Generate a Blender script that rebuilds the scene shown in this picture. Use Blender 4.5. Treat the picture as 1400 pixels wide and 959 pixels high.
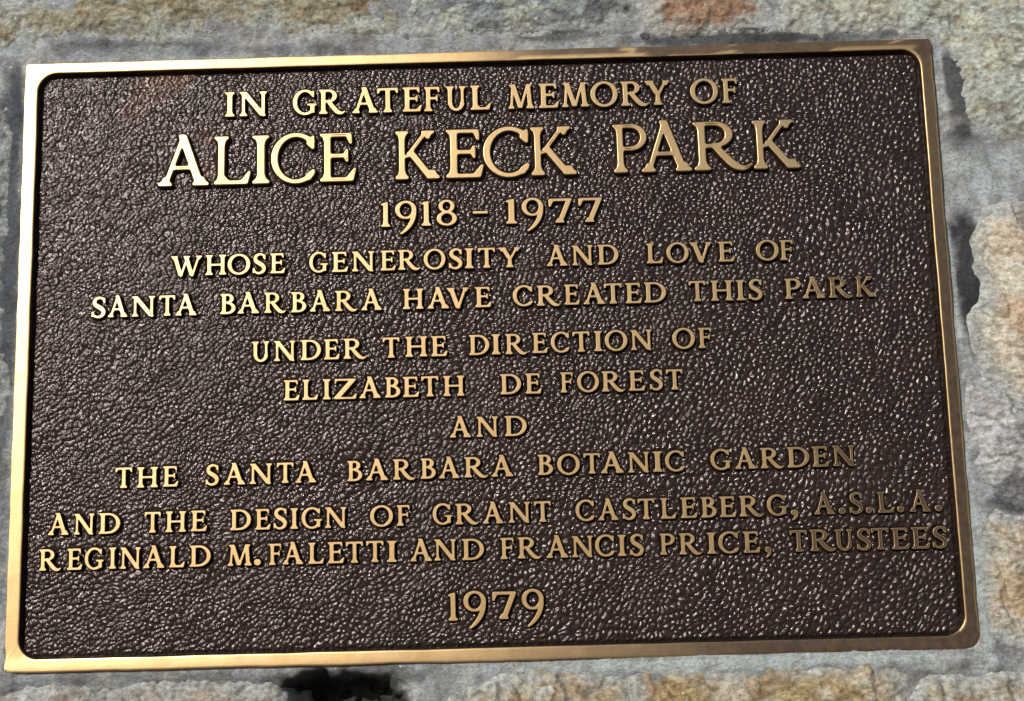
import bpy, math, random
import numpy as np
from mathutils import Vector, Matrix, geometry

sc = bpy.context.scene
for o in list(bpy.data.objects):
    bpy.data.objects.remove(o)

# ------------------------------------------------------------------ camera
cam_d = bpy.data.cameras.new('camera')
cam = bpy.data.objects.new('camera', cam_d)
sc.collection.objects.link(cam)
sc.camera = cam
cam_d.sensor_fit = 'HORIZONTAL'
cam_d.sensor_width = 36.0
cam_d.lens = 36.0 * 1900.0 / 1400.0
cam_d.clip_start = 0.01
cam_d.clip_end = 200.0
_R = ((0.9996175568247838, 0.026884414379979172, 0.006478298472271934),
      (0.01102151058536435, -0.17245913864955842, -0.9849550100388694),
      (-0.02536269686107874, 0.9846497213525722, -0.1726894896866485))
_m = Matrix(_R).to_4x4()
_m.translation = Vector((0.02401886, -0.88732772, -0.16003785))
cam.matrix_world = _m

# ------------------------------------------------------------------ daylight
SUN_DIR = Vector((-0.55, -1.0, 0.48)).normalized()      # from the wall towards the sun
elev = math.asin(SUN_DIR.z)
azim = math.atan2(SUN_DIR.x, SUN_DIR.y)
sun_d = bpy.data.lights.new('sun', 'SUN')
sun_d.energy = 3.9
sun_d.angle = math.radians(0.6)
sun_d.color = (1.0, 0.95, 0.88)
sun = bpy.data.objects.new('sun', sun_d)
sc.collection.objects.link(sun)
sun.location = SUN_DIR * 5
sun.rotation_euler = (-SUN_DIR).to_track_quat('-Z', 'Y').to_euler()

world = bpy.data.worlds.new('World')
sc.world = world
world.use_nodes = True
wn = world.node_tree
wn.nodes.clear()
w_out = wn.nodes.new('ShaderNodeOutputWorld')
w_bg = wn.nodes.new('ShaderNodeBackground')
w_sky = wn.nodes.new('ShaderNodeTexSky')
w_sky.sky_type = 'NISHITA'
w_sky.sun_disc = False
w_sky.sun_elevation = elev
w_sky.sun_rotation = azim
w_bg.inputs['Strength'].default_value = 0.075
wn.links.new(w_sky.outputs[0], w_bg.inputs['Color'])
# below the horizon: plain sunlit ground instead of black
w_g = wn.nodes.new('ShaderNodeBackground')
w_g.inputs['Color'].default_value = (0.16, 0.13, 0.10, 1)
w_g.inputs['Strength'].default_value = 1.0
w_tc = wn.nodes.new('ShaderNodeTexCoord')
w_sep = wn.nodes.new('ShaderNodeSeparateXYZ')
w_mr = wn.nodes.new('ShaderNodeMapRange')
w_mr.inputs['From Min'].default_value = -0.02
w_mr.inputs['From Max'].default_value = 0.02
w_mix = wn.nodes.new('ShaderNodeMixShader')
wn.links.new(w_tc.outputs['Generated'], w_sep.inputs[0])
wn.links.new(w_sep.outputs['Z'], w_mr.inputs['Value'])
wn.links.new(w_mr.outputs[0], w_mix.inputs['Fac'])
wn.links.new(w_g.outputs[0], w_mix.inputs[1])
wn.links.new(w_bg.outputs[0], w_mix.inputs[2])
wn.links.new(w_mix.outputs[0], w_out.inputs['Surface'])

sc.view_settings.view_transform = 'Standard'
sc.view_settings.look = 'None'
sc.view_settings.exposure = 0.0
sc.view_settings.gamma = 1.0
sc.view_settings.use_curve_mapping = False

MM = 0.001

# ------------------------------------------------------------------ numpy noise
_rng = np.random.RandomState(7)
_LAT = _rng.rand(256, 256)

def vnoise(x, y, seed=0):
    x = x + seed * 17.37
    y = y + seed * 9.71
    xi = np.floor(x).astype(int); yi = np.floor(y).astype(int)
    fx = x - xi; fy = y - yi
    fx = fx * fx * fx * (fx * (fx * 6 - 15) + 10); fy = fy * fy * fy * (fy * (fy * 6 - 15) + 10)
    a = _LAT[xi & 255, yi & 255]; b = _LAT[(xi + 1) & 255, yi & 255]
    c = _LAT[xi & 255, (yi + 1) & 255]; d = _LAT[(xi + 1) & 255, (yi + 1) & 255]
    return (a * (1 - fx) + b * fx) * (1 - fy) + (c * (1 - fx) + d * fx) * fy

def fbm(x, y, octaves=4, seed=0, gain=0.5):
    s = np.zeros_like(x, dtype=float); a = 1.0; t = 0.0
    for k in range(octaves):
        cx, sx = math.cos(0.6 * k + 0.3), math.sin(0.6 * k + 0.3)
        s += a * vnoise((x * cx - y * sx) * 2 ** k, (x * sx + y * cx) * 2 ** k, seed + k * 3)
        t += a; a *= gain
    return s / t

def sstep(a, b, x):
    t = np.clip((x - a) / (b - a), 0, 1)
    return t * t * (3 - 2 * t)

def lin(r, g, b):
    def f(c):
        c /= 255.0
        return c / 12.92 if c <= 0.04045 else ((c + 0.055) / 1.055) ** 2.4
    return np.array([f(r), f(g), f(b)])

# ------------------------------------------------------------------ object helpers
def empty(name, label, cat, group=None):
    o = bpy.data.objects.new(name, None)
    sc.collection.objects.link(o)
    o['label'] = label; o['category'] = cat
    if group: o['group'] = group
    o.empty_display_size = 0.05
    return o

def link_mesh(name, me, mat, parent=None, label=None):
    o = bpy.data.objects.new(name, me)
    sc.collection.objects.link(o)
    if mat and not me.materials:
        me.materials.append(mat)
    if parent: o.parent = parent
    if label: o['label'] = label
    return o

def grid_mesh(name, X, Y, N, keep=None, col=None, world=True):
    """height field N over X, Y (metres); normal towards the viewer. world: (x, y, n) -> (x, -n, y)"""
    h, w = X.shape
    co = np.stack([X, -N, Y], -1) if world else np.stack([X, Y, N], -1)
    idx = np.arange(h * w).reshape(h, w)
    q = np.stack([idx[:-1, :-1], idx[:-1, 1:], idx[1:, 1:], idx[1:, :-1]], -1)
    if keep is not None:
        k = keep[:-1, :-1] | keep[:-1, 1:] | keep[1:, 1:] | keep[1:, :-1]
        q = q[k]
    q = q.reshape(-1, 4)
    used = np.unique(q)
    remap = np.full(h * w, -1); remap[used] = np.arange(len(used))
    q = remap[q]
    co = co.reshape(-1, 3)[used]
    me = bpy.data.meshes.new(name)
    me.vertices.add(len(co)); me.vertices.foreach_set('co', co.astype(np.float32).ravel())
    me.loops.add(q.size); me.loops.foreach_set('vertex_index', q.astype(np.int32).ravel())
    me.polygons.add(len(q))
    me.polygons.foreach_set('loop_start', (np.arange(len(q)) * 4).astype(np.int32))
    me.update(calc_edges=True)
    me.polygons.foreach_set('use_smooth', np.ones(len(q), bool))
    if col is not None:
        c = np.ones((len(co), 4), np.float32); c[:, :3] = col.reshape(-1, 3)[used]
        at = me.attributes.new('col', 'FLOAT_COLOR', 'POINT')
        at.data.foreach_set('color', c.ravel())
    me.validate()
    return me

# ------------------------------------------------------------------ materials
class NT:
    def __init__(self, name):
        self.m = bpy.data.materials.new(name); self.m.use_nodes = True
        self.t = self.m.node_tree
        self.b = self.t.nodes['Principled BSDF']
    def n(self, kind, **kw):
        nd = self.t.nodes.new(kind)
        for k, v in kw.items():
            if k in nd.inputs: nd.inputs[k].default_value = v
            else: setattr(nd, k, v)
        return nd
    def l(self, a, b): self.t.links.new(a, b)
    def math(self, op, a, b=None, clamp=False):
        nd = self.t.nodes.new('ShaderNodeMath'); nd.operation = op; nd.use_clamp = clamp
        for i, v in enumerate((a, b)):
            if v is None: continue
            if isinstance(v, (int, float)): nd.inputs[i].default_value = v
            else: self.l(v, nd.inputs[i])
        return nd.outputs[0]
    def ramp(self, v, a, b, lo=0.0, hi=1.0):
        nd = self.t.nodes.new('ShaderNodeMapRange'); nd.interpolation_type = 'SMOOTHSTEP'
        self.l(v, nd.inputs['Value'])
        nd.inputs['From Min'].default_value = a; nd.inputs['From Max'].default_value = b
        nd.inputs['To Min'].default_value = lo; nd.inputs['To Max'].default_value = hi
        return nd.outputs[0]
    def mix(self, f, a, b, mode='MIX'):
        nd = self.t.nodes.new('ShaderNodeMix'); nd.data_type = 'RGBA'; nd.blend_type = mode
        for s, v in ((nd.inputs[0], f), (nd.inputs[6], a), (nd.inputs[7], b)):
            if isinstance(v, (int, float)): s.default_value = v
            elif isinstance(v, tuple): s.default_value = v
            else: self.l(v, s)
        return nd.outputs[2]
    def noise(self, scale, detail=4, vec=None, rough=0.55, stretch=None):
        nd = self.n('ShaderNodeTexNoise', Scale=scale, Detail=detail, Roughness=rough)
        if vec is None: vec = self.pos()
        if stretch:
            mp = self.n('ShaderNodeMapping'); mp.inputs['Scale'].default_value = stretch
            self.l(vec, mp.inputs['Vector']); vec = mp.outputs[0]
        self.l(vec, nd.inputs['Vector'])
        return nd.outputs['Fac']
    def pos(self):
        if not hasattr(self, '_p'): self._p = self.n('ShaderNodeNewGeometry').outputs['Position']
        return self._p
    def bump(self, h, strength, dist, normal=None):
        nd = self.n('ShaderNodeBump', Strength=strength, Distance=dist)
        self.l(h, nd.inputs['Height'])
        if normal: self.l(normal, nd.inputs['Normal'])
        return nd.outputs[0]

def bronze_mat():
    m = NT('polished_bronze')
    p = m.pos()
    sep = m.n('ShaderNodeSeparateXYZ'); m.l(p, sep.inputs[0])
    at = m.n('ShaderNodeAttribute', attribute_name='inset')
    # tarnish has crept over the right end of the plaque, strongest low down
    g = m.math('ADD', sep.outputs['X'], m.math('MULTIPLY', sep.outputs['Z'], -0.55))
    big = m.noise(14, 4)
    g2 = m.math('ADD', g, m.math('MULTIPLY', m.math('SUBTRACT', big, 0.5), 0.22))
    reach = m.ramp(g2, 0.10, 0.40)
    fine = m.noise(160, 5, rough=0.65)
    patch = m.ramp(m.math('ADD', fine, m.math('MULTIPLY', reach, 0.85)), 0.55, 1.05)
    core = m.ramp(m.math('ADD', at.outputs['Fac'], m.math('MULTIPLY', m.math('SUBTRACT', m.noise(120, 3), 0.5), 0.5)), 0.30, 0.75)
    tar = m.math('MULTIPLY', m.math('MULTIPLY', patch, core), m.ramp(reach, 0.02, 0.5), clamp=True)
    # old brown film along the top rail
    edge_dark = m.n('ShaderNodeAttribute', attribute_name='film')
    film = m.math('MULTIPLY', edge_dark.outputs['Fac'], 1.0)
    tar = m.math('MAXIMUM', tar, film)
    brush = m.noise(900, 3, stretch=(1.0, 1.0, 0.06))
    brush2 = m.noise(1400, 2, stretch=(0.08, 1.0, 1.0))
    mott = m.noise(60, 6, rough=0.7)
    gold = m.mix(m.ramp(mott, 0.3, 0.75), (0.62, 0.44, 0.235, 1), (0.40, 0.27, 0.13, 1))
    gold = m.mix(m.ramp(brush, 0.45, 0.75, 0, 0.5), gold, (0.55, 0.34, 0.16, 1))
    brown = m.mix(m.ramp(fine, 0.3, 0.7), (0.040, 0.026, 0.017, 1), (0.085, 0.054, 0.030, 1))
    speck = m.ramp(m.noise(500, 2), 0.73, 0.80)
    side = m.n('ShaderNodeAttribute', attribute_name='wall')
    c = m.mix(tar, gold, brown)
    c = m.mix(m.math('MULTIPLY', speck, 0.6), c, (0.10, 0.06, 0.03, 1))
    c = m.mix(side.outputs['Fac'], c, (0.025, 0.014, 0.009, 1))  # side walls near-black, painting in the shadow rims of letters and border
    m.l(c, m.b.inputs['Base Color'])
    m.b.inputs['Metallic'].default_value = 1.0
    met = m.math('SUBTRACT', 1.0, m.math('MULTIPLY', tar, 0.7))
    met = m.math('MULTIPLY', met, m.math('SUBTRACT', 1.0, m.math('MULTIPLY', side.outputs['Fac'], 0.8)))
    m.l(met, m.b.inputs['Metallic'])
    r = m.math('ADD', m.ramp(mott, 0.2, 0.8, 0.31, 0.45), m.math('MULTIPLY', tar, 0.10))
    m.l(r, m.b.inputs['Roughness'])
    h = m.math('ADD', m.math('MULTIPLY', brush, 0.6), m.math('ADD', m.math('MULTIPLY', brush2, 0.5), m.math('MULTIPLY', mott, 3.5)))
    m.l(m.bump(h, 0.16, 0.0002), m.b.inputs['Normal'])
    return m.m

def panel_mat():
    m = NT('dark_patinated_bronze')
    at = m.n('ShaderNodeAttribute', attribute_name='col')
    nz = m.noise(700, 4, rough=0.6)
    c = m.mix(m.ramp(nz, 0.3, 0.7), (0.75, 0.75, 0.75, 1), (1.2, 1.2, 1.2, 1))
    c = m.mix(1.0, at.outputs['Color'], c, 'MULTIPLY')
    m.l(c, m.b.inputs['Base Color'])
    m.b.inputs['Roughness'].default_value = 0.36
    m.l(m.math('ADD', m.ramp(m.noise(90, 4), 0.3, 0.7, 0.13, 0.20), m.ramp(m.noise(13, 3), 0.45, 0.72, 0.0, 0.10)), m.b.inputs['Roughness'])
    m.b.inputs['Specular Tint'].default_value = (1.0, 0.90, 0.88, 1)
    m.b.inputs['Specular IOR Level'].default_value = 0.38
    h = m.math('ADD', m.noise(900, 4, rough=0.7), m.math('MULTIPLY', m.noise(380, 3), 1.5))
    m.l(m.bump(h, 0.35, 0.0004), m.b.inputs['Normal'])
    return m.m

def stone_mat(name, fine_scale, bump, dist, lo, hi):
    m = NT(name)
    at = m.n('ShaderNodeAttribute', attribute_name='col')
    a = m.noise(fine_scale, 6, rough=0.7, stretch=(0.8, 1, 1.3))
    b = m.noise(fine_scale * 0.22, 5, rough=0.65)
    c = m.mix(m.ramp(a, 0.3, 0.72), lo, hi)
    c = m.mix(1.0, at.outputs['Color'], c, 'MULTIPLY')
    d = m.mix(m.ramp(b, 0.35, 0.68), (0.85, 0.82, 0.80, 1), (1.10, 1.11, 1.13, 1))
    c = m.mix(1.0, c, d, 'MULTIPLY')
    sp = m.ramp(m.noise(fine_scale * 0.8, 2), 0.70, 0.76)
    c = m.mix(m.math('MULTIPLY', sp, 0.75), c, (0.05, 0.04, 0.04, 1))
    ws = m.ramp(m.noise(fine_scale * 0.55, 1, stretch=(1.1, 1, 1)), 0.76, 0.80)
    c = m.mix(m.math('MULTIPLY', ws, 0.7), c, (0.6, 0.62, 0.6, 1))
    m.l(c, m.b.inputs['Base Color'])
    m.b.inputs['Roughness'].default_value = 0.85
    m.b.inputs['Specular IOR Level'].default_value = 0.25
    h = m.math('ADD', a, m.math('ADD', m.math('MULTIPLY', b, 1.6), m.math('MULTIPLY', m.noise(fine_scale * 2.4, 3, rough=0.7), 0.45)))
    m.l(m.bump(h, bump, dist), m.b.inputs['Normal'])
    return m.m

M_BRONZE = bronze_mat()
M_PANEL = panel_mat()
M_STONE = stone_mat('rough_stone', 330, 0.8, 0.0016, (0.52, 0.51, 0.50, 1), (1.24, 1.24, 1.22, 1))
M_MORTAR = stone_mat('grey_mortar', 420, 1.0, 0.0010, (0.60, 0.60, 0.60, 1), (1.20, 1.20, 1.20, 1))

# ------------------------------------------------------------------ measurements (mm, plaque centre = 0,0)
W2, H2 = 305.0, 200.74           # half width, half height of the plaque
IX0, IX1, IY0, IY1, IR = -296.2, 296.9, -192.6, 193.7, 13.0   # inner edge of the raised border
FLOOR = -4.7                     # background level below the border face
LTOP = -1.1                      # level of the letter faces

# ------------------------------------------------------------------ stone wall
POLYS = {
  'top_left': [(-345.7,242.5), (-325.6,243.0), (-280.6,246.4), (-266.2,268.9), (-65.3,262.7), (-47.6,230.3), (-55.7,216.9), (-115.4,217.6), (-160.2,222.1), (-200.1,221.2), (-234.9,217.5), (-269.9,220.1), (-304.6,214.9), (-344.4,211.9)],
  'top_mid': [(-37.7,261.9), (104.8,257.5), (107.5,225.7), (88.2,215.7), (53.4,213.1), (23.7,213.5), (-26.0,213.9), (-44.2,220.7)],
  'top_rust': [(117.2,257.2), (197.0,254.7), (195.7,223.0), (187.3,214.8), (152.5,212.7), (122.9,215.7), (113.4,225.5)],
  'top_right': [(205.5,254.5), (413.0,248.1), (401.8,131.5), (362.8,130.1), (339.3,139.9), (326.6,151.6), (326.7,177.3), (317.6,198.4), (295.8,209.5), (246.5,212.0), (209.5,213.6)],
  'right_cream': [(333.3,80.6), (348.1,84.6), (363.1,79.7), (395.3,63.9), (384.2,-52.2), (351.4,-51.4), (340.7,-39.2), (325.4,-24.4), (317.6,-4.9), (318.8,9.6), (326.7,19.1), (331.3,33.6), (326.4,43.6), (326.9,60.9)],
  'right_grey': [(311.6,-31.2), (324.8,-32.5), (339.6,-51.0), (382.3,-71.1), (378.8,-108.4), (341.3,-112.1), (323.4,-103.2), (308.4,-87.9)],
  'right_tan': [(315.9,-121.6), (340.7,-118.5), (377.6,-120.4), (369.6,-203.8), (333.4,-200.7), (316.7,-192.7), (313.1,-170.9)],
  'bot_a': [(-34.4,-247.1), (-31.3,-226.0), (-14.7,-216.6), (8.3,-210.9), (23.1,-206.0), (40.5,-206.8), (58.6,-211.7), (79.0,-216.7), (86.3,-228.0), (87.2,-250.1)],
  'bot_b': [(90.0,-250.1), (91.0,-223.7), (86.9,-212.4), (99.9,-208.3), (136.4,-210.5), (150.1,-209.6), (177.7,-207.1), (209.4,-211.0), (232.5,-207.1), (248.3,-208.9), (260.1,-216.7), (254.4,-232.1), (248.2,-254.0)],
  'bot_c': [(256.4,-254.2), (262.9,-227.9), (274.9,-219.3), (295.0,-223.4), (331.8,-218.5), (368.5,-215.0), (364.5,-256.8)],
  'bot_left': [(-335.8,-212.3), (-280.7,-210.1), (-248.4,-213.1), (-202.6,-208.4), (-156.6,-213.1), (-137.4,-208.2), (-130.9,-222.7), (-129.0,-244.8), (-334.6,-239.8)],
  'left_a': [(-368.9,203.2), (-327.9,199.3), (-320.7,165.4), (-319.7,114.3), (-316.4,79.0), (-319.0,44.3), (-361.3,40.6)],
  'left_b': [(-361.0,33.2), (-317.4,29.6), (-314.8,-14.3), (-318.1,-52.5), (-356.8,-56.2)],
  'hole': [(-124.5,-244.9), (-128.2,-216.0), (-115.4,-209.7), (-92.4,-208.0), (-64.9,-210.9), (-53.1,-220.1), (-48.9,-246.8)],
  'gap': [(-357.4,282.4), (-276.6,279.9), (-281.8,250.1), (-295.7,247.4), (-325.7,245.6), (-355.8,244.9)],
}

def poly_sd(X, Y, poly):
    """signed distance, positive inside (mm)"""
    P = np.array(poly); n = len(P)
    d = np.full(X.shape, 1e9); inside = np.zeros(X.shape, bool)
    for i in range(n):
        ax, ay = P[i]; bx, by = P[(i + 1) % n]
        ex, ey = bx - ax, by - ay
        t = np.clip(((X - ax) * ex + (Y - ay) * ey) / (ex * ex + ey * ey), 0, 1)
        d = np.minimum(d, np.hypot(X - ax - t * ex, Y - ay - t * ey))
        c = ((ay > Y) != (by > Y))
        xs = ax + (Y - ay) * ex / (ey if abs(ey) > 1e-9 else 1e-9)
        inside ^= c & (X < xs)
    return np.where(inside, d, -d)

def axis(lo, vlo, vhi, hi, fine, coarse):
    a = np.arange(lo, vlo, coarse); b = np.arange(vlo, vhi, fine); c = np.arange(vhi, hi + coarse, coarse)
    return np.concatenate([a, b, c])

VX0, VX1, VY0, VY1 = -352, 392, -252, 262          # what the photograph can see, with a margin
WX, WY = 640, 460

def mixc(c, t, col):
    return c * (1 - t[..., None]) + col * t[..., None]

def smear(X, Y, cx, cy, rx, ry, ang=0, seed=0, soft=0.35):
    a = math.radians(ang); dx, dy = X - cx, Y - cy
    u = (dx * math.cos(a) + dy * math.sin(a)) / rx; v = (-dx * math.sin(a) + dy * math.cos(a)) / ry
    r = np.hypot(u, v) + (fbm(X / 9, Y / 9, 4, seed) - 0.5) * 0.9
    return 1 - sstep(1 - soft, 1 + soft, r)

wall = empty('stone_wall', 'rubble wall of tan, rust and grey-green stones in smeared blue-grey mortar around the bronze plaque', 'wall')

# mortar bed
ax = axis(-WX, VX0, VX1, WX, 1.3, 6.0); ay = axis(-WY, VY0, VY1, WY, 1.3, 6.0)
X, Y = np.meshgrid(ax, ay)
n0 = -4.5 + (fbm(X / 40, Y / 40, 3, 1) - 0.5) * 5 + (fbm(X / 7, Y / 7, 5, 2, 0.6) - 0.5) * 2.6
out_r = np.maximum(np.abs(X) - W2, np.abs(Y) - H2)            # distance outside the plaque
near = 1 - sstep(2, 16, out_r)
low = near * sstep(-150, -205, Y)                             # trowelled flush under the plaque
right = near * sstep(298, 306, X) * sstep(160, -100, Y)
n0 = n0 * (1 - 0.75 * low) - 1.4 * 0.75 * low
n0 = n0 * (1 - 0.5 * right) - 2.4 * 0.5 * right
lm0 = np.maximum(sstep(40, 150, X) * sstep(-190, -200, Y), sstep(-296, -303, X) * sstep(-165, -190, Y)) * (1 - sstep(3, 20, out_r + (fbm(X / 12, Y / 12, 4, 7) - 0.5) * 16))
n0 = n0 * (1 - lm0) + (0.0 + (fbm(X / 9, Y / 9, 4, 6) - 0.5) * 1.0) * lm0
inw = -out_r                                                  # lip of mortar that runs a little over the casting
lip = 0.55 + (fbm(X / 6, Y / 6, 3, 5) - 0.5) * 2.2
lipmask = np.maximum(sstep(40, 150, X) * sstep(-190, -200, Y), sstep(-296, -303, X) * sstep(-165, -190, Y))
n0 = np.where(inw > -1.5, np.maximum(n0, (lip - 0.8 * np.maximum(inw, 0)) * lipmask + n0 * (1 - lipmask)), n0)
n0 = np.where(inw > 2.2, -3.0, n0)
hole = 2 + poly_sd(X, Y, POLYS['hole']) + (fbm(X / 10, Y / 10, 3, 11) - 0.5) * 9
n0 -= sstep(-4, 11, hole) * 42 * (1 + (fbm(X / 5, Y / 5, 2, 3) - 0.5) * 0.4)
gap = poly_sd(X, Y, POLYS['gap']) + (fbm(X / 12, Y / 12, 3, 12) - 0.5) * 3
n0 -= sstep(-1, 3, gap) * 30
# thin cracks over the top rail
def crack(x0, y0, x1, y1, wd, dp, seed):
    global n0
    t = np.clip((X - x0) / (x1 - x0), 0, 1)
    yy = y0 + (y1 - y0) * t + (fbm(X / 6, X * 0 + seed, 3, seed) - 0.5) * 4
    m = (X > x0) & (X < x1)
    n0 = n0 - np.where(m, dp * (1 - sstep(wd * 0.3, wd, np.abs(Y - yy))) * sstep(0.25, 0.6, vnoise(X / 9, Y / 9, seed) + 0.2), 0)
crack(-48, 214, 28, 217, 1.6, 3.5, 21)
crack(20, 214, 110, 213, 1.4, 2.0, 22)
crack(112, 211, 212, 212, 2.0, 4.5, 23)
crack(205, 213, 262, 209, 1.5, 2.5, 24)
c = np.zeros(X.shape + (3,)) + lin(150, 155, 160)
c = mixc(c, sstep(0.42, 0.65, fbm(X / 18, Y / 18, 4, 31)), lin(164, 168, 166))
c = mixc(c, 0.7 * sstep(0.50, 0.72, fbm(X / 11, Y / 11, 4, 32)), lin(120, 121, 122))
dark = lin(46, 48, 51)
for (cx, cy, rx, ry, an, k, sd) in [
    (170, 206.5, 62, 6.5, -1, .85, 41), (55, 212, 30, 4, 0, .55, 42), (-225, 212, 60, 6, -3, .55, 43), (-120, 207, 40, 4, -3, .4, 44),
    (320, 166, 8, 30, 4, .80, 45), (326, 128, 16, 9, -30, .6, 46), (244, 206, 44, 5, 0, .6, 53),
    (320, 40, 11, 46, 3, .95, 47), (323, 12, 9, 26, 6, .9, 48), (330, -20, 9, 20, 35, .85, 49),
    (346, -108, 28, 8, 8, .85, 50), (-312, 170, 4.5, 30, 0, .75, 51), (-312, 60, 6, 90, 0, .6, 52),
    (-313, -40, 5, 60, 0, .35, 54), (-118, -216, 22, 12, 0, .85, 55), (-88, -209, 46, 8, 2, .6, 56), (-250, -209, 46, 6, 0, .3, 57), (-170, -209, 36, 6, 0, .4, 58)]:  # smears beside the hole spread its painted shade
    c = mixc(c, k * smear(X, Y, cx, cy, rx, ry, an, sd), dark)
pale = lin(176, 188, 190)
for (cx, cy, rx, ry, an, k, sd) in [(150, -205.5, 150, 4.5, 0, .75, 61), (309, -150, 4.5, 60, 2, .7, 62), (-230, 208, 40, 5, 0, .3, 63),
        (-320, 215, 30, 8, 0, .4, 64), (308, 40, 1.6, 60, 2, .5, 65), (312, 172, 1.6, 30, 2, .5, 66), (330, 105, 30, 20, 0, .4, 67)]:
    c = mixc(c, k * smear(X, Y, cx, cy, rx, ry, an, sd), pale)
blue = lin(72, 80, 90)
for (cx, cy, rx, ry, k, sd) in [(-316, 165, 9, 34, .75, 81), (-318, 90, 10, 60, .7, 82), (-316, 0, 9, 70, .6, 83), (-316, -110, 9, 60, .35, 84)]:
    c = mixc(c, k * smear(X, Y, cx, cy, rx, ry, 0, sd), blue)
c = mixc(c, 0.9 * sstep(-5, 6, hole), lin(26, 26, 30))  # shade of the recess put into the colour as well as the depth
c = mixc(c, 0.9 * sstep(-1, 3, gap), lin(26, 22, 20))  # the shadow in the gap is coloured in too
hide = (inw > 6)
me = grid_mesh('mortar', X * MM, Y * MM, n0 * MM, keep=~hide, col=c)
link_mesh('mortar', me, M_MORTAR, wall, 'blue-grey mortar smeared between the stones, darker above and right of the plaque')

STONES = [
  # polygon, bulge, edge level, palette (main, second, vein), seed, label
  ('top_left', 7, -6.5, (lin(156,152,134), lin(166,174,166), lin(138,120,88)), 101, 'long tan stone with ochre veins above the left end of the plaque'),
  ('top_mid', 6, -6.5, (lin(140,149,154), lin(172,179,170), lin(104,108,114)), 102, 'blue-grey stone above the middle of the plaque'),
  ('top_rust', 8, -6.0, (lin(164,140,120), lin(172,164,156), lin(134,96,68)), 103, 'rust-coloured stone above the plaque'),
  ('top_right', 8, -5.5, (lin(170,180,174), lin(186,190,178), lin(142,128,108)), 104, 'pale grey-green stone at the top right corner'),
  ('right_cream', 9, -5.0, (lin(204,194,176), lin(200,196,184), lin(184,152,116)), 105, 'cream stone with an orange blotch right of the plaque'),
  ('right_grey', 6, -5.5, (lin(172,172,178), lin(190,192,192), lin(128,126,130)), 106, 'light grey stone under the cream stone'),
  ('right_tan', 8, -5.0, (lin(180,166,142), lin(184,180,170), lin(158,134,100)), 107, 'tan stone beside the lower right corner'),
  ('bot_a', 8, -4.5, (lin(174,160,136), lin(180,180,172), lin(152,126,88)), 108, 'small tan stone below the middle of the plaque'),
  ('bot_b', 9, -4.0, (lin(166,148,114), lin(180,174,158), lin(138,112,70)), 109, 'long ochre stone below the right half of the plaque'),
  ('bot_c', 9, -4.0, (lin(174,162,136), lin(178,178,170), lin(150,124,88)), 110, 'tan stone with grey grooves at the lower right corner'),
  ('bot_left', 7, -5.5, (lin(162,154,144), lin(176,178,180), lin(128,104,80)), 111, 'grey-brown stone below the left end of the plaque'),
  ('left_a', 7, -6.0, (lin(98,106,112), lin(134,142,146), lin(84,76,66)), 112, 'dark grey stone at the upper left edge'),
  ('left_b', 7, -6.0, (lin(120,126,132), lin(150,158,166), lin(92,92,92)), 113, 'grey stone at the left edge'),
]
# stones beyond the edge of the photograph, to carry the wall on
rs = random.Random(5)
def block(x0, x1, y0, y1):
    pts = []
    for (ax_, ay_, bx_, by_) in ((x0, y0, x1, y0), (x1, y0, x1, y1), (x1, y1, x0, y1), (x0, y1, x0, y0)):
        for t in (0.08, 0.36, 0.64, 0.92):
            pts.append((ax_ + (bx_ - ax_) * t + rs.uniform(-6, 6), ay_ + (by_ - ay_) * t + rs.uniform(-6, 6)))
    return pts
extra = [(-620,-380,285,440),(-360,-130,290,440),(-110,120,285,445),(145,360,285,440),(385,620,270,440),
         (-620,-385,60,260),(-620,-385,-160,35),(-620,-385,-440,-190),(-355,-150,-440,-265),(-120,90,-440,-262),(115,370,-440,-265),(395,620,-440,-240),
         (430,625,90,245),(415,625,-90,60),(412,625,-215,-118)]
tones = [(lin(170,160,134), lin(176,182,174), lin(140,108,72)), (lin(150,156,158), lin(176,180,174), lin(112,112,114)), (lin(182,166,136), lin(186,186,176), lin(160,126,80))]
for i, b in enumerate(extra):
    POLYS['extra%d' % i] = block(*b)
    STONES.append(('extra%d' % i, 9, -5, tones[i % 3], 130 + i, None))

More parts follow.
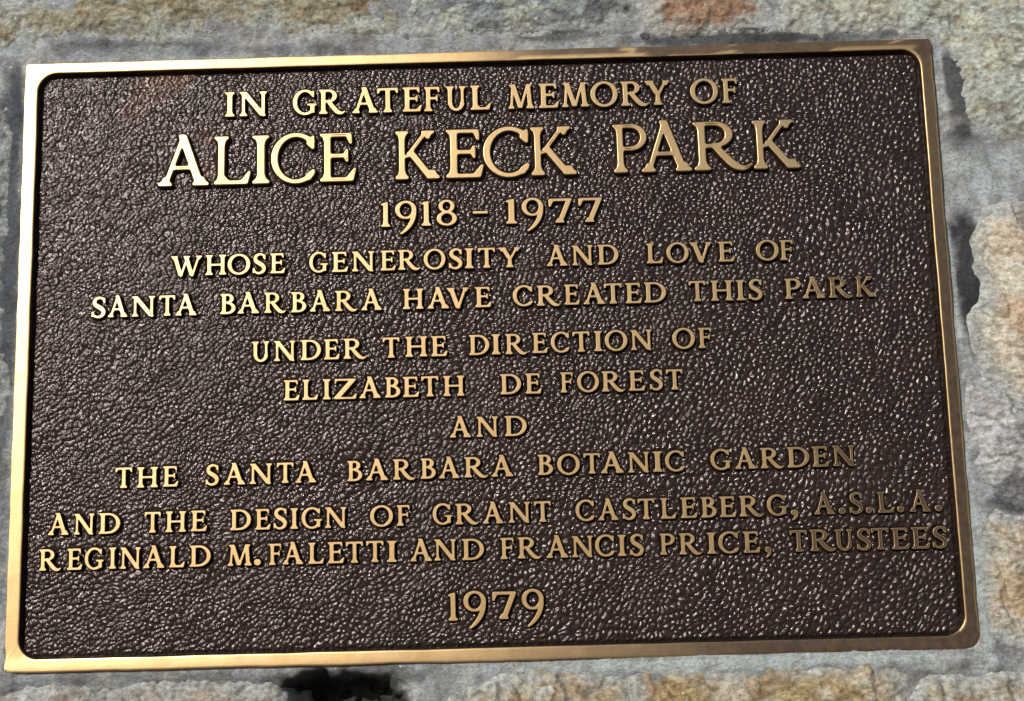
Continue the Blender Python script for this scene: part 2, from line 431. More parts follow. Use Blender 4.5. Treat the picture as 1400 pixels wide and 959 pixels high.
for key, bulge, lvl, pal, seed, label in STONES:
    P = np.array(POLYS[key])
    outside = key.startswith('extra')
    st = 5.0 if outside else 0.95
    x0, y0 = P.min(0) - 22; x1, y1 = P.max(0) + 22
    X, Y = np.meshgrid(np.arange(x0, x1 + st, st), np.arange(y0, y1 + st, st))
    soft = 0.45 if key == 'right_cream' else 1.0
    sd = (4 if key == 'right_cream' else 3.5) + poly_sd(X, Y, P) + (fbm(X / 14, Y / 14, 3, seed) - 0.5) * (6 if soft < 1 else 11)
    n = lvl + (1.8 if soft < 1 else 0.2) + bulge * (1 - np.exp(-np.maximum(sd, 0) / 13.0))
    n += (fbm(X / 30, Y / 30, 3, seed + 1) - 0.5) * 7 * sstep(0, 14, sd)
    ridg = 1 - np.abs(2 * fbm(X / 16 + Y / 40, Y / 11, 4, seed + 2) - 1)
    n += (ridg - 0.8) * 3.5 * soft * sstep(0, 8, sd)
    n += (fbm(X / 4, Y / 4, 4, seed + 3, 0.6) - 0.5) * 3.0 * soft
    if key in ('bot_a', 'bot_b', 'bot_c', 'right_tan', 'right_cream'):
        n -= 2.5 * (1 - sstep(0.02, 0.09, np.abs(fbm((X + 0.4 * Y) / 24, (Y) / 60, 3, seed + 5) - 0.5))) * sstep(2, 8, sd)
    n = np.where(sd < 0, n + sd * 1.3 - np.maximum(-sd - 3, 0) * 5, n)
    f1 = fbm(X / 22 + Y / 50, Y / 12, 5, seed + 6); f2 = fbm(X / 10, Y / 8, 6, seed + 7, 0.65)
    c = np.zeros(X.shape + (3,)) + pal[0]
    c = mixc(c, sstep(0.42, 0.62, f1 * .6 + f2 * .4), pal[1])
    c = mixc(c, 0.6 * soft * soft * sstep(0.54, 0.72, fbm(X / 7, Y / 5, 5, seed + 9, 0.7)), pal[2])
    c = mixc(c, 0.55 * (1 - sstep(0.01, 0.05, np.abs(fbm(X / 30, Y / 20, 4, seed + 8) - 0.5))), pal[2] * 0.6)
    c = mixc(c, 0.9 * (1 - sstep(1, 14, sd + (f2 - 0.5) * 22)), lin(166, 172, 172))
    if key == 'right_cream':
        c = mixc(c, 0.55 * smear(X, Y, 356, 0, 13, 20, 20, 71), lin(186, 148, 106))
        c = mixc(c, 0.6 * smear(X, Y, 360, 70, 7, 12, 30, 72), lin(110, 106, 108))
    if key == 'top_rust':
        c = mixc(c, 0.5 * smear(X, Y, 165, 236, 26, 16, 0, 73), lin(146, 112, 88))
    if key == 'right_grey':
        c = mixc(c, 0.75 * smear(X, Y, 345, -106, 40, 14, 5, 74), lin(80, 82, 90))
    me = grid_mesh('stone', X * MM, Y * MM, n * MM, keep=(sd > -14), col=c)
    link_mesh('stone', me, M_STONE, wall, label)

# ------------------------------------------------------------------ plaque
plaque = empty('plaque', 'cast bronze memorial plaque with raised golden lettering on dark pebbled ground', 'plaque')
plaque.rotation_euler = (math.pi / 2, 0, 0)       # local x, y = across, up; local z = out of the wall

def round_rect(x0, x1, y0, y1, rad, per_side=240, arc=14):
    """ccw loop of points with the same count whatever the radii (tr, tl, bl, br)"""
    rtr, rtl, rbl, rbr = rad
    pts = []
    def seg(ax_, ay_, bx_, by_, n):
        for i in range(n): pts.append((ax_ + (bx_ - ax_) * i / n, ay_ + (by_ - ay_) * i / n))
    def corner(cx, cy, r, a0):
        for i in range(arc):
            a = a0 + math.pi / 2 * i / arc
            pts.append((cx + r * math.cos(a), cy + r * math.sin(a)))
    seg(x1, y0 + rbr, x1, y1 - rtr, per_side); corner(x1 - rtr, y1 - rtr, rtr, 0)
    seg(x1 - rtr, y1, x0 + rtl, y1, int(per_side * 1.5)); corner(x0 + rtl, y1 - rtl, rtl, math.pi / 2)
    seg(x0, y1 - rtl, x0, y0 + rbl, per_side); corner(x0 + rbl, y0 + rbl, rbl, math.pi)
    seg(x0 + rbl, y0, x1 - rbr, y0, int(per_side * 1.5)); corner(x1 - rbr, y0 + rbr, rbr, -math.pi / 2)
    return np.array(pts)

def add_attr(me, name, vals):
    at = me.attributes.new(name, 'FLOAT', 'POINT')
    at.data.foreach_set('value', np.asarray(vals, np.float32))

def ring_mesh(name, rings, attrs, wall):
    """rings: list of (pts Nx2, z) joined in order"""
    n = len(rings[0][0])
    co = np.concatenate([np.column_stack([p, np.full(n, z) if np.isscalar(z) else z]) for p, z in rings]) * MM
    faces = []
    for r in range(len(rings) - 1):
        for i in range(n):
            j = (i + 1) % n
            faces.append((r * n + i, r * n + j, (r + 1) * n + j, (r + 1) * n + i))
    me = bpy.data.meshes.new(name)
    me.from_pydata(co.tolist(), [], faces)
    add_attr(me, 'inset', np.repeat(attrs, n))
    add_attr(me, 'wall', np.repeat(wall, n))
    return me, co

# raised border
outer = round_rect(-W2, W2, -H2, H2, (1.5, 1.5, 3.0, 9.0))
inner = round_rect(IX0, IX1, IY0, IY1, (IR,) * 4)
rr = np.random.RandomState(3)
def off(p, q, t): return p * (1 - t) + q * t
idx = np.arange(len(outer))
wob = (fbm(idx * 0.08, idx * 0 + 1.0, 4, 3) - 0.5)
nrm = outer / np.linalg.norm(outer, axis=1)[:, None]
outer_w = outer + nrm * (wob[:, None] * 1.3)
wob2 = (fbm(idx * 0.06, idx * 0 + 4.0, 3, 8) - 0.5)[:, None]
inner_w = inner + (inner / np.linalg.norm(inner, axis=1)[:, None]) * wob2 * 0.7
wid = np.linalg.norm(outer - inner, axis=1).mean()
b = 0.03
rings = [(outer_w * 1.004, -14.0), (outer_w * 1.0005, -1.2), (outer_w, -0.45), (off(outer_w, inner_w, b * .5), -0.08),
         (off(outer_w, inner_w, b * 1.3), 0.0), (off(outer_w, inner_w, .17), 0.0), (off(outer_w, inner_w, .5), 0.0), (off(outer_w, inner_w, .83), 0.0),
         (off(outer_w, inner_w, 1 - b * 1.3), 0.0), (off(outer_w, inner_w, 1 - b * .5), -0.10), (inner_w, -0.5), (inner_w + (inner_w - outer_w) * 0.02, -1.2), (inner_w + (inner_w - outer_w) * 0.10, FLOOR - 1.2)]
at_in = [0, 0, 0, 0.05, 0.25, .8, 1, .8, 0.25, 0.05, 0, 0, 0]
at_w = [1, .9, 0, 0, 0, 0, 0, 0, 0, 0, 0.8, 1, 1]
me, co = ring_mesh('border', rings, at_in, at_w)
# lower rail slanted slightly upward, shaped to catch more sun
for v_ in me.vertices:
    if v_.co.y * 1000 < IY0 + 2 and v_.co.z * 1000 > -1.0:
        v_.co.z += 0.0006 * min(1.0, (IY0 + 2 - v_.co.y * 1000) / 8.0)
for p in me.polygons: p.use_smooth = True
# brown film left along the upper rail and on the corner of the right rail
xy = co[:, :2] * 1000
tt = np.array(at_in).repeat(len(outer))
ring_i = np.arange(len(rings)).repeat(len(outer))
fx = xy[:, 0]; fy = xy[:, 1]
nz = fbm(fx / 30, fy / 9, 5, 55, 0.6)
top_f = (fy > 190) * sstep(-30, 60, fx) * sstep(0.36, 0.50, nz + 0.16 * (ring_i < 7) - 0.10 * (ring_i > 7)) * (tt > 0.2)
right_f = (fx > 294) * (tt > 0.7) * sstep(0.10, 0.36, nz + 0.16 * sstep(190, 60, fy))
bot_f = (fy < -190) * (tt > 0.2) * sstep(-120, 190, fx + (nz - 0.5) * 60)
add_attr(me, 'film', np.clip(top_f * 0.95 + right_f * 0.95 + bot_f, 0, 1) * (ring_i > 2) * (ring_i < 10))
link_mesh('border', me, M_BRONZE, plaque, 'flat raised border, bright gold on the left and tarnished brown on the right')

# back plate that closes the casting
bp = bpy.data.meshes.new('back_plate')
q = (outer * 0.995)
n = len(q)
bp.from_pydata([(x * MM, y * MM, z * MM) for z in (-14.0, -8.0) for x, y in q], [],
               [tuple(range(n))[::-1], tuple(range(n, 2 * n))] + [(i, (i + 1) % n, n + (i + 1) % n, n + i) for i in range(n)])
add_attr(bp, 'inset', np.zeros(2 * n)); add_attr(bp, 'wall', np.ones(2 * n))
link_mesh('back_plate', bp, M_BRONZE, plaque)

# ------------------------------------------------------------------ letters
RES = 110
RAST_F = {}
def glyph_parts(w, t):
    """w: thick stroke, t: thin stroke. Each glyph: list of ops ('+'|'-', kind, data)"""
    s = 0.085; sh = t * 0.62
    G = {}
    def poly(*p): return ('+', 'p', p)
    def cut(*p): return ('-', 'p', p)
    def bar(x0, x1, y0, y1): return ('+', 'p', ((x0, y0), (x1, y0), (x1, y1), (x0, y1)))
    def diag(x0, y0, x1, y1, wd):      # wd measured horizontally
        return ('+', 'p', ((x0 - wd / 2, y0), (x0 + wd / 2, y0), (x1 + wd / 2, y1), (x1 - wd / 2, y1)))
    def serif(x, y, up, wd, sl=s, sr=s):
        d = 1 if up else -1           # bracket goes in direction d from the edge y
        return [('+', 'p', ((x - wd / 2 - sl, y), (x + wd / 2 + sr, y), (x + wd / 2 + sr, y + d * sh), (x + wd / 2 + sr * .25, y + d * (sh + .05)), (x + wd / 2, y + d * (sh + .13)),
                            (x - wd / 2, y + d * (sh + .13)), (x - wd / 2 - sl * .25, y + d * (sh + .05)), (x - wd / 2 - sl, y + d * sh)))]
    def stem(x, wd=w, y0=0, y1=1, top=True, bot=True):
        r = [('+', 'p', ((x - wd / 2, y0), (x + wd / 2, y0), (x + wd / 2 * 0.96, y1), (x - wd / 2 * 0.96, y1)))]
        if top: r += serif(x, y1, False, wd)
        if bot: r += serif(x, y0, True, wd)
        return r
    def ring(cx, cy, rx, ry, a=w, b=t, clip=None):
        return ('+', 'r', (cx, cy, rx, ry, a, b, clip))
    def brush(pts): return ('+', 'b', pts)
    L = w / 2 + s
    G['I'] = stem(L)
    G['H'] = stem(L) + stem(L + .66) + [bar(L, L + .66, .5 - t / 2, .5 + t / 2)]
    G['T'] = stem(.42, top=False) + [bar(.03, .81, 1 - t, 1), poly((0, .985), (.10, 1), (.14, 1 - t * .9), (.05, .76), (0, .77)), poly((.84, .985), (.74, 1), (.70, 1 - t * .9), (.79, .76), (.84, .77))]
    G['L'] = stem(L, bot=False) + serif(L, 0, True, w, s, 0) + [bar(L, .70, 0, t), poly((L + w / 2, t * .8), (L + w / 2 + .10, t * .9), (L + w / 2, t + .10)), poly((.52, 0), (.72, 0), (.79, .27), (.74, .27), (.58, t))]
    eb = [bar(L, .62, 1 - t, 1), poly((.50, 1), (.67, 1), (.68, .76), (.63, .76), (.56, 1 - t))]
    em = [bar(L, .54, .53 - t / 2, .53 + t / 2), poly((.50, .5), (.50, .56), (.55, .67), (.60, .67), (.60, .39), (.55, .39))]
    eL = [bar(L, .66, 0, t), poly((.50, 0), (.70, 0), (.77, .27), (.72, .27), (.56, t))]
    G['E'] = stem(L, top=False, bot=False) + serif(L, 0, True, w, s, 0) + serif(L, 1, False, w, s, 0) + eb + em + eL
    G['F'] = stem(L, top=False) + serif(L, 1, False, w, s, 0) + eb + em
    G['D'] = stem(L, top=False, bot=False) + serif(L, 0, True, w, s, 0) + serif(L, 1, False, w, s, 0) + [ring(.42, .5, .55, .5, w, t, (.40, 9, -9, 9)), bar(L, .42, 0, t), bar(L, .42, 1 - t, 1)]
    G['O'] = [ring(.54, .5, .54, .525, w * .98, t * 1.05)]
    G['C'] = [ring(.53, .5, .53, .525, w * .98, t * 1.05), cut((.80, .24), (1.3, -.05), (1.3, 1.05), (.80, .74)),
              poly((.74, .80), (.88, .965), (.92, .965), (.92, .68), (.87, .68)), poly((.72, .03), (.84, .04), (.95, .22), (.91, .28), (.76, .17))]
    G['G'] = [ring(.53, .5, .53, .525, w * .98, t * 1.05), cut((.84, .30), (1.3, .30), (1.3, 1.05), (.80, .74)), cut((.86, -.1), (1.3, -.1), (1.3, .5), (.86, .5)),
              poly((.74, .82), (.88, .965), (.92, .965), (.92, .70), (.87, .70)), bar(.86 - w * .55, .86 + w * .45, .06, .42), bar(.62, 1.03, .42 - sh, .44)]
    G['U'] = stem(L, bot=False, y0=.33) + stem(L + .56, t * 1.25, bot=False, y0=.33) + [ring(L + .28 + .0, .36, .28 + w / 2, .38, w, t * 1.1, (-9, 9, -9, .36)), cut((L + .28 + .28 + t * .63, .36), (2, .36), (2, .30), (L + .28 + .28 + t * .63, .30))]
    G['N'] = stem(L * .9, t * 1.15, top=False) + [diag(L * .9 - .01, 1, .90, 0, w * 1.25)] + stem(.90, t * 1.15, bot=False) + serif(L * .9, 1, False, t, .10, 0) + [poly((.80, .12), (.90 + t * .57, .12), (.90 + t * .57, -.03), (.90 - t * .2, -.03))]
    G['A'] = [diag(.13, 0, .47, 1.0, t * 1.15), diag(.82, 0, .45, 1.06, w * 1.15), poly((.40, 1), (.46, 1.09), (.54, .9), (.42, .9)), bar(.25, .70, .33, .33 + t * .9)] + serif(.13, 0, True, t, .10, .10) + serif(.83, 0, True, w, .09, .09)
    G['V'] = [diag(.16, 1, .49, 0, w * 1.15), diag(.84, 1, .50, 0, t * 1.15), poly((.42, .1), (.58, .1), (.52, -.05), (.47, -.05))] + serif(.16, 1, False, w, .09, .09) + serif(.84, 1, False, t, .10, .10)
    G['W'] = [diag(.16, 1, .46, 0, w * 1.1), diag(.80, 1, .48, 0, t * 1.1), diag(.70, 1, 1.00, 0, w * 1.1), diag(1.34, 1, 1.02, 0, t * 1.1), poly((.40, .1), (.54, .1), (.49, -.06), (.45, -.06)), poly((.94, .1), (1.08, .1), (1.03, -.06), (.99, -.06))] + serif(.16, 1, False, w, .09, .06) + serif(.73, 1, False, w, .05, .08) + serif(1.34, 1, False, t, .10, .10)
    G['M'] = [diag(.16, 0, .24, 1, t * 1.1), diag(.24, 1, .57, .02, w * 1.1), diag(.93, 1, .59, .02, t * 1.1), diag(1.02, 0, .94, 1, w)] + serif(.16, 0, True, t, .09, .09) + serif(1.02, 0, True, w, .08, .08) + serif(.22, 1, False, t, .10, 0) + serif(.96, 1, False, t, 0, .10)
    bowlP = [bar(L, .42, 1 - t, 1), bar(L, .42, .45, .45 + t * .9), ring(.40, .725, .37, .275, w, t, (.38, 9, -9, 9))]
    G['P'] = stem(L, top=False) + serif(L, 1, False, w, s, 0) + bowlP
    G['R'] = stem(L, top=False) + serif(L, 1, False, w, s, 0) + [bar(L, .42, 1 - t, 1), bar(L, .42, .46, .46 + t * .9), ring(.40, .73, .36, .27, w, t, (.38, 9, -9, 9)),
              brush([(.40, .50, w * .42), (.58, .28, w * .50), (.76, .09, w * .50), (.92, .02, w * .34), (1.03, .045, w * .20), (1.10, .10, .025)])]
    G['B'] = stem(L, top=False, bot=False) + serif(L, 0, True, w, s, 0) + serif(L, 1, False, w, s, 0) + [bar(L, .36, 1 - t, 1), bar(L, .40, .52, .52 + t * .9), bar(L, .40, 0, t),
              ring(.34, .76, .31, .24, w, t, (.33, 9, -9, 9)), ring(.36, .29, .38, .29, w, t, (.35, 9, -9, 9))]
    G['K'] = stem(L) + [diag(L + .10, .44, .76, 1, t * 1.3), diag(L + .20, .56, .86, 0, w * 1.3)] + serif(.78, 1, False, t, .12, .12) + serif(.88, 0, True, w, .06, .11)
    G['Y'] = stem(.50, y1=.48, top=False) + [diag(.16, 1, .48, .44, w * 1.2), diag(.86, 1, .54, .44, t * 1.2)] + serif(.15, 1, False, w, .09, .09) + serif(.86, 1, False, t, .10, .10)
    G['Z'] = [bar(.08, .98, 1 - t, 1), bar(.02, .95, 0, t), diag(.12, .02, .90, .98, w * 1.5), poly((.05, 1), (.25, 1), (.14, 1 - t), (.09, .74), (.04, .74)), poly((1.06, .27), (1.01, .27), (.86, t), (.80, 0), (1.0, 0))]
    G['S'] = [brush([(.55, .79, t * .50), (.53, .90, t * .52), (.42, .965, t * .55), (.28, .96, t * .62), (.16, .88, w * .40), (.115, .75, w * .47), (.17, .62, w * .52), (.32, .52, w * .56),
              (.47, .41, w * .56), (.545, .27, w * .48), (.50, .12, w * .40), (.37, .035, t * .60), (.22, .035, t * .55), (.10, .11, t * .50), (.055, .24, t * .45)]),
              poly((.50, .90), (.57, .97), (.61, .97), (.61, .70), (.56, .70)), poly((.10, .12), (.03, .02), (0, .02), (0, .30), (.05, .30))]
    G['1'] = stem(L, top=False) + [poly((L - w / 2, .80), (L - w / 2, .97), (L + w / 2 * .9, 1.03), (L + w / 2 * .9, .9)), poly((L - w / 2 - .10, .90), (L - w / 2 - .10, .94), (L - w / 2 + .03, .99), (L - w / 2 + .03, .86), (L - w / 2 - .03, .87))]
    G['9'] = [ring(.44, .68, .44, .38, w, t * 1.05), brush([(.44 + .44 - w * .5, .68, w * .5), (.76, .40, w * .50), (.66, .14, w * .46), (.50, -.08, w * .38), (.32, -.24, w * .26), (.24, -.29, .04)])]
    G['8'] = [ring(.38, .78, .30, .27, w * .8, t), ring(.38, .27, .38, .30, w * .9, t)]
    G['7'] = [bar(.04, .86, 1 - w * .62, 1), poly((.04, 1), (.12, 1), (.16, .86), (.06, .66), (0, .66), (0, .95)), diag(.40, 0, .80, .98, w * 1.05)] + serif(.405, 0, True, w, .08, .08)
    G['-'] = [bar(0, .62, .44, .44 + t * 1.2)]
    G['.'] = [ring(.15, .14, .15, .15, .16, .16)]
    G[','] = [ring(.17, .12, .15, .14, .16, .16), brush([(.22, .10, .10), (.24, -.02, .075), (.18, -.15, .05), (.07, -.24, .03)])]
    return G

def raster(ops):
    x0, x1, y0, y1 = -.15, 1.65, -.45, 1.25
    nx, ny = int((x1 - x0) * RES), int((y1 - y0) * RES)
    X, Y = np.meshgrid(x0 + (np.arange(nx) + .5) / RES, y0 + (np.arange(ny) + .5) / RES)
    M = np.zeros(X.shape, bool)
    for sgn, kind, d in ops:
        if kind == 'p':
            ins = np.zeros(X.shape, bool); n = len(d)
            for i in range(n):
                ax_, ay_ = d[i]; bx_, by_ = d[(i + 1) % n]
                if abs(ay_ - by_) < 1e-9: continue
                ins ^= ((ay_ > Y) != (by_ > Y)) & (X < ax_ + (Y - ay_) * (bx_ - ax_) / (by_ - ay_))
            m = ins
        elif kind == 'r':
            cx, cy, rx, ry, a, b_, clip = d
            m = ((X - cx) / rx) ** 2 + ((Y - cy) / ry) ** 2 <= 1
            if a < rx and b_ < ry:
                m &= ((X - cx) / (rx - a)) ** 2 + ((Y - cy) / (ry - b_)) ** 2 > 1
            if clip: m &= (X >= clip[0]) & (X <= clip[1]) & (Y >= clip[2]) & (Y <= clip[3])
        else:
            # catmull-rom through the points, then stamps
            P = np.array(d); P = np.vstack([2 * P[0] - P[1], P, 2 * P[-1] - P[-2]]); m = np.zeros(X.shape, bool)
            for i in range(1, len(P) - 2):
                for tq in np.linspace(0, 1, 9):
                    q = 0.5 * ((2 * P[i]) + (-P[i - 1] + P[i + 1]) * tq + (2 * P[i - 1] - 5 * P[i] + 4 * P[i + 1] - P[i + 2]) * tq ** 2 + (-P[i - 1] + 3 * P[i] - 3 * P[i + 1] + P[i + 2]) * tq ** 3)
                    m |= (X - q[0]) ** 2 + (Y - q[1]) ** 2 <= q[2] ** 2
        M = (M | m) if sgn == '+' else (M & ~m)
    F = M.astype(float)
    sg = 1.9
    k = np.exp(-0.5 * (np.arange(-6, 7) / sg) ** 2); k /= k.sum()
    F = np.apply_along_axis(lambda r: np.convolve(r, k, 'same'), 1, F)
    F = np.apply_along_axis(lambda r: np.convolve(r, k, 'same'), 0, F)
    return F, x0, y0

def contour(F, x0, y0, lv=0.50):
    ny, nx = F.shape
    B = F > lv
    s = B[:-1, :-1].astype(int) + 2 * B[:-1, 1:] + 4 * B[1:, 1:] + 8 * B[1:, :-1]
    ys, xs = np.nonzero((s > 0) & (s < 15))
    nxt = {}; pos = {}
    def ep(i, j, e):                    # edge id and position
        if e == 0: a, bq = (i, j), (i, j + 1)
        elif e == 1: a, bq = (i, j + 1), (i + 1, j + 1)
        elif e == 2: a, bq = (i + 1, j), (i + 1, j + 1)
        else: a, bq = (i, j), (i + 1, j)
        key = (a, bq)
        if key not in pos:
            va, vb = F[a], F[bq]; tq = (lv - va) / (vb - va)
            pos[key] = (x0 + (a[1] + (bq[1] - a[1]) * tq + .5) / RES, y0 + (a[0] + (bq[0] - a[0]) * tq + .5) / RES)
        return key
    T = {1: [(3, 0)], 2: [(0, 1)], 3: [(3, 1)], 4: [(1, 2)], 5: [(3, 2), (1, 0)], 6: [(0, 2)], 7: [(3, 2)],
         8: [(2, 3)], 9: [(2, 0)], 10: [(0, 3), (2, 1)], 11: [(2, 1)], 12: [(1, 3)], 13: [(1, 0)], 14: [(0, 3)]}
    for i, j in zip(ys.tolist(), xs.tolist()):
        for a, bq in T[s[i, j]]:
            nxt[ep(i, j, a)] = ep(i, j, bq)
    loops = []
    while nxt:
        k0 = next(iter(nxt)); lp = []; k_ = k0
        while k_ in nxt:
            lp.append(pos[k_]); k_ = nxt.pop(k_)
        if len(lp) < 12: continue
        P = np.array(lp)
        for _ in range(3): P = 0.25 * np.roll(P, 1, 0) + 0.5 * P + 0.25 * np.roll(P, -1, 0)
        # even resampling
        seg = np.linalg.norm(np.roll(P, -1, 0) - P, axis=1); cum = np.concatenate([[0], np.cumsum(seg)])
        n = max(16, int(cum[-1] / 0.026)); tq = np.arange(n) * cum[-1] / n
        Q = np.vstack([P, P[:1]])
        loops.append(np.column_stack([np.interp(tq, cum, Q[:, 0]), np.interp(tq, cum, Q[:, 1])]))
    return loops

def letter_mesh(ch, ops):
    """unit cap height in x, y; z in mm: letter face 0, foot at -3.2"""
    F, x0, y0 = raster(ops)
    RAST_F[id(ops)] = (F, x0, y0)
    loops = contour(F, x0, y0)
    allp = np.vstack(loops)
    xmin, xmax = allp[:, 0].min(), allp[:, 0].max()
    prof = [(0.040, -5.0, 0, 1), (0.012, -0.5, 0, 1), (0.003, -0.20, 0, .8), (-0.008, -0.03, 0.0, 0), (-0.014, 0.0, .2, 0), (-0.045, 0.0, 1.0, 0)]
    verts = []; faces = []; ins = []; wl = []; tops = []
    for P in loops:
        d = np.roll(P, -1, 0) - np.roll(P, 1, 0)
        nr = np.column_stack([d[:, 1], -d[:, 0]]); nr /= np.linalg.norm(nr, axis=1)[:, None] + 1e-9
        for _ in range(2): nr = 0.25 * np.roll(nr, 1, 0) + .5 * nr + .25 * np.roll(nr, -1, 0)
        base = len(verts); n = len(P)
        for (o_, z_, a_, w_) in prof:
            for p in P + nr * o_ * OUTS:
                verts.append((p[0] - xmin, p[1], z_)); ins.append(a_); wl.append(w_)
        for r in range(len(prof) - 1):
            for i in range(n):
                j = (i + 1) % n
                f = (base + r * n + i, base + r * n + j, base + (r + 1) * n + j, base + (r + 1) * n + i)
                faces.append(f if OUTS > 0 else f[::-1])
        tops.append((base + (len(prof) - 1) * n, n))
    cv = []; ce = []
    for st_, n in tops:
        k0 = len(cv)
        cv += [Vector((verts[i][0], verts[i][1])) for i in range(st_, st_ + n)]
        ce += [(k0 + i, k0 + (i + 1) % n) for i in range(n)]
    vo, eo, fo, *_ = geometry.delaunay_2d_cdt(cv, ce, [], 0, 1e-6)
    vo = np.array([(q.x, q.y) for q in vo])
    cen = np.array([vo[list(f)].mean(0) for f in fo])
    px, py = cen[:, 0] + xmin, cen[:, 1]
    ins_ = np.zeros(len(cen), bool)
    for st_, n in tops:
        Q = np.array([verts[i][:2] for i in range(st_, st_ + n)]); Q2 = np.roll(Q, -1, 0)
        for (ax_, ay_), (bx_, by_) in zip(Q, Q2):
            if ay_ == by_: continue
            ins_ ^= ((ay_ > cen[:, 1]) != (by_ > cen[:, 1])) & (cen[:, 0] < ax_ + (cen[:, 1] - ay_) * (bx_ - ax_) / (by_ - ay_))
    k0 = len(verts)
    for q in vo:
        verts.append((q[0], q[1], 0.0)); ins.append(1.0); wl.append(0.0)
    nside = len(faces)
    for f, ok in zip(fo, ins_):
        if not ok: continue
        A_, B_, C_ = (vo[i] for i in f)
        cr = (B_[0] - A_[0]) * (C_[1] - A_[1]) - (B_[1] - A_[1]) * (C_[0] - A_[0])
        faces.append(tuple(k0 + i for i in (f if cr > 0 else f[::-1])))
    me = bpy.data.meshes.new('letter_shape')
    me.from_pydata(verts, [], faces)
    add_attr(me, 'inset', ins); add_attr(me, 'wall', wl); add_attr(me, 'film', np.zeros(len(verts)))
    me.validate()
    me.materials.append(M_BRONZE)
    for p in me.polygons: p.use_smooth = len(p.vertices) == 4 and abs(p.normal.z) < 0.6
    me['w'] = float(xmax - xmin); me['xmin'] = float(xmin)
    return me
OUTS = -1

